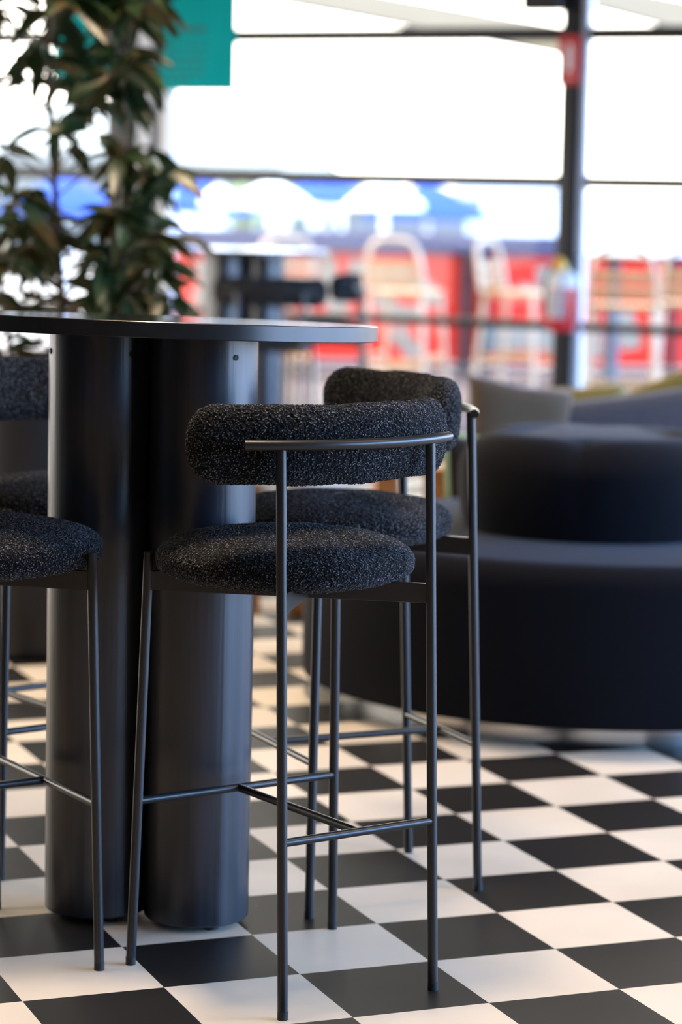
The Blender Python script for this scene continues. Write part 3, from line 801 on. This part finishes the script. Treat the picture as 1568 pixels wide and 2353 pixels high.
# buildings and planting far off
def far_box(name, label, cat, x0, x1, y0, y1, Y, depth, m, win=None, roof=None):
    a, b = at(x0, y1, Y), at(x1, y0, Y); zb = -1.3
    t = thing(name, label, cat, ((a.x + b.x) / 2, Y + depth / 2, zb))
    w, h = b.x - a.x, b.z - zb
    build(MB().box((w, depth, h), (0, 0, h / 2)), 'walls', m, t)
    if roof: build(MB().box((w + .6, depth + .6, .25), (0, 0, h + .12)), 'roof', roof, t)
    if win:
        n = win
        for k in range(n):
            x = -w / 2 + w * (k + .5) / n
            f = build(MB().box((w / n * .72, .06, h * .42), (x, -depth / 2 - .02, h * .60)), 'window', M['dark_glass'], t)
    return t
far_box('pavilion', 'low grey pavilion with dark glazing under the blue parasols', 'building', 805, 1075, 482, 545, 52, 6, M['grey_roof'], 4, M['grey_roof'])
far_box('white_building', 'white building beyond the parasols at right', 'building', 1075, 1310, 440, 545, 58, 8, M['render_white'], None, M['render_white'])
far_box('white_building', 'white low building between tree and pavilion', 'building', 585, 790, 440, 545, 62, 8, M['render_white'], 3, None)
far_box('white_building', 'pale building behind the white window post', 'building', 395, 500, 470, 545, 54, 6, M['render_white'], 2, None)
far_box('white_building', 'wide white building right of the black post, beyond the chairs', 'building', 1340, 1640, 452, 545, 60, 8, M['render_white'], None, None)
far_box('low_wall', 'long navy low wall beyond the banner fence', 'wall', 330, 1330, 543, 600, 27, .3, M['navy'])
def blob_tree(label, px, py, Y, r):
    p = at(px, py, Y); t = thing('distant_tree', label, 'tree', (p.x, Y, -1.3))
    b = MB(); rnd = random.Random(px)
    for k in range(90):
        c = Vector((rnd.gauss(0, .42), rnd.gauss(0, .42), rnd.gauss(0, .55))) * r + Vector((0, 0, p.z + 1.3))
        for q in range(5):
            d = Vector((rnd.uniform(-1, 1), rnd.uniform(-1, 1), rnd.uniform(-1, 1))).normalized() * r * .16; e = d.orthogonal().normalized() * r * .09
            o = c + Vector((rnd.uniform(-1, 1), rnd.uniform(-1, 1), rnd.uniform(-1, 1))) * r * .15
            b.add([o, o + d * .5 + e, o + d, o + d * .5 - e], [(0, 1, 2, 3)], False)
    build(b, 'foliage', M['tree'], t)
    build(MB().tube([(0, 0, 0), (.05, 0, p.z + 1.3)], [.16, .05], 8), 'trunk', M['bark'], t, True)
blob_tree('bright green small tree between the white buildings', 553, 490, 48, .55)
hl = MB(); vs = []; fs = []
for i in range(41):
    x = -70 + 140 * i / 40; h = (6.6 if x < -3 else max(.6, 6.6 - (x + 3) * 1.1)) + 1.2 * noise.noise(Vector((x * .10, 0, 0)))
    vs += [(x, 132, -1.4), (x, 128, h * .55), (x, 138, max(.2, h - .3))]
for i in range(40):
    a = i * 3; fs += [(a, a + 3, a + 4, a + 1), (a + 1, a + 4, a + 5, a + 2)]
struct('hills', hl.add(vs, fs), M['hill'])

# ------------------------------------------------------------------ light
w = bpy.data.worlds.new('world'); sc.world = w; w.use_nodes = True
n, l = w.node_tree.nodes, w.node_tree.links
bg = n['Background']
tc = n.new('ShaderNodeTexCoord'); sp = n.new('ShaderNodeSeparateXYZ')
l.new(tc.outputs['Generated'], sp.inputs[0])
mr = n.new('ShaderNodeMapRange'); mr.inputs['From Min'].default_value = -.1; mr.inputs['From Max'].default_value = 1
l.new(sp.outputs['Z'], mr.inputs['Value'])
def ramp(stops):
    cr = n.new('ShaderNodeValToRGB'); e = cr.color_ramp.elements
    while len(e) < len(stops): e.new(.5)
    for q, (pos, c_) in zip(e, stops): q.position = pos; q.color = (*c_, 1)
    l.new(mr.outputs['Result'], cr.inputs['Fac']); return cr
hz = ramp([(0, (.30, .29, .28)), (.085, (.36, .35, .34)), (.10, (.72, .66, .58)), (.45, (.72, .66, .58)), (1, (.6, .6, .62))])
bl = ramp([(0, (.30, .29, .28)), (.085, (.36, .35, .34)), (.10, (.64, 1.04, 1.75)), (.35, (.40, .80, 1.55)), (1, (.3, .45, .75))])
dt = n.new('ShaderNodeVectorMath'); dt.operation = 'DOT_PRODUCT'; dt.inputs[1].default_value = (.92, -.40, 0)
l.new(tc.outputs['Generated'], dt.inputs[0])
m2 = n.new('ShaderNodeMapRange'); m2.inputs['From Min'].default_value = .05; m2.inputs['From Max'].default_value = .6
l.new(dt.outputs['Value'], m2.inputs['Value'])
mx = n.new('ShaderNodeMix'); mx.data_type = 'RGBA'
l.new(m2.outputs['Result'], mx.inputs['Factor']); l.new(hz.outputs['Color'], mx.inputs['A']); l.new(bl.outputs['Color'], mx.inputs['B'])
l.new(mx.outputs['Result'], bg.inputs['Color'])
bg.inputs['Strength'].default_value = 5.2
sd = bpy.data.lights.new('sun', 'SUN'); so = bpy.data.objects.new('sun', sd); COL.objects.link(so)
sd.energy = 7.5; sd.angle = rad(.6); sd.color = (1, .90, .74)
so.rotation_euler = Vector((.42, -.62, -.80)).to_track_quat('-Z', 'Y').to_euler()

for ly in (-1.0, 1.6, 4.2, 6.8, 9.4):  # unseen warm fill lights added overhead to brighten the floor tiles, no fixtures
    for lx in (-2.6, -.3, 2.0, 4.0):
        ld = bpy.data.lights.new('added_overhead_fill', 'AREA'); ld.shape = 'DISK'; ld.size = .4; ld.energy = 9; ld.color = (1, .78, .56); ld.spread = rad(95)
        lo = bpy.data.objects.new('added_overhead_fill', ld); COL.objects.link(lo); lo.location = (lx, ly, 3.15)
sc.view_settings.view_transform = 'Standard'; sc.view_settings.look = 'None'
sc.view_settings.exposure = 1.3; sc.view_settings.gamma = 1; sc.view_settings.use_curve_mapping = False
sc.cycles.use_denoising = True
sc.cycles.max_bounces = 8; sc.cycles.transparent_max_bounces = 12
sc.cycles.sample_clamp_indirect = 8
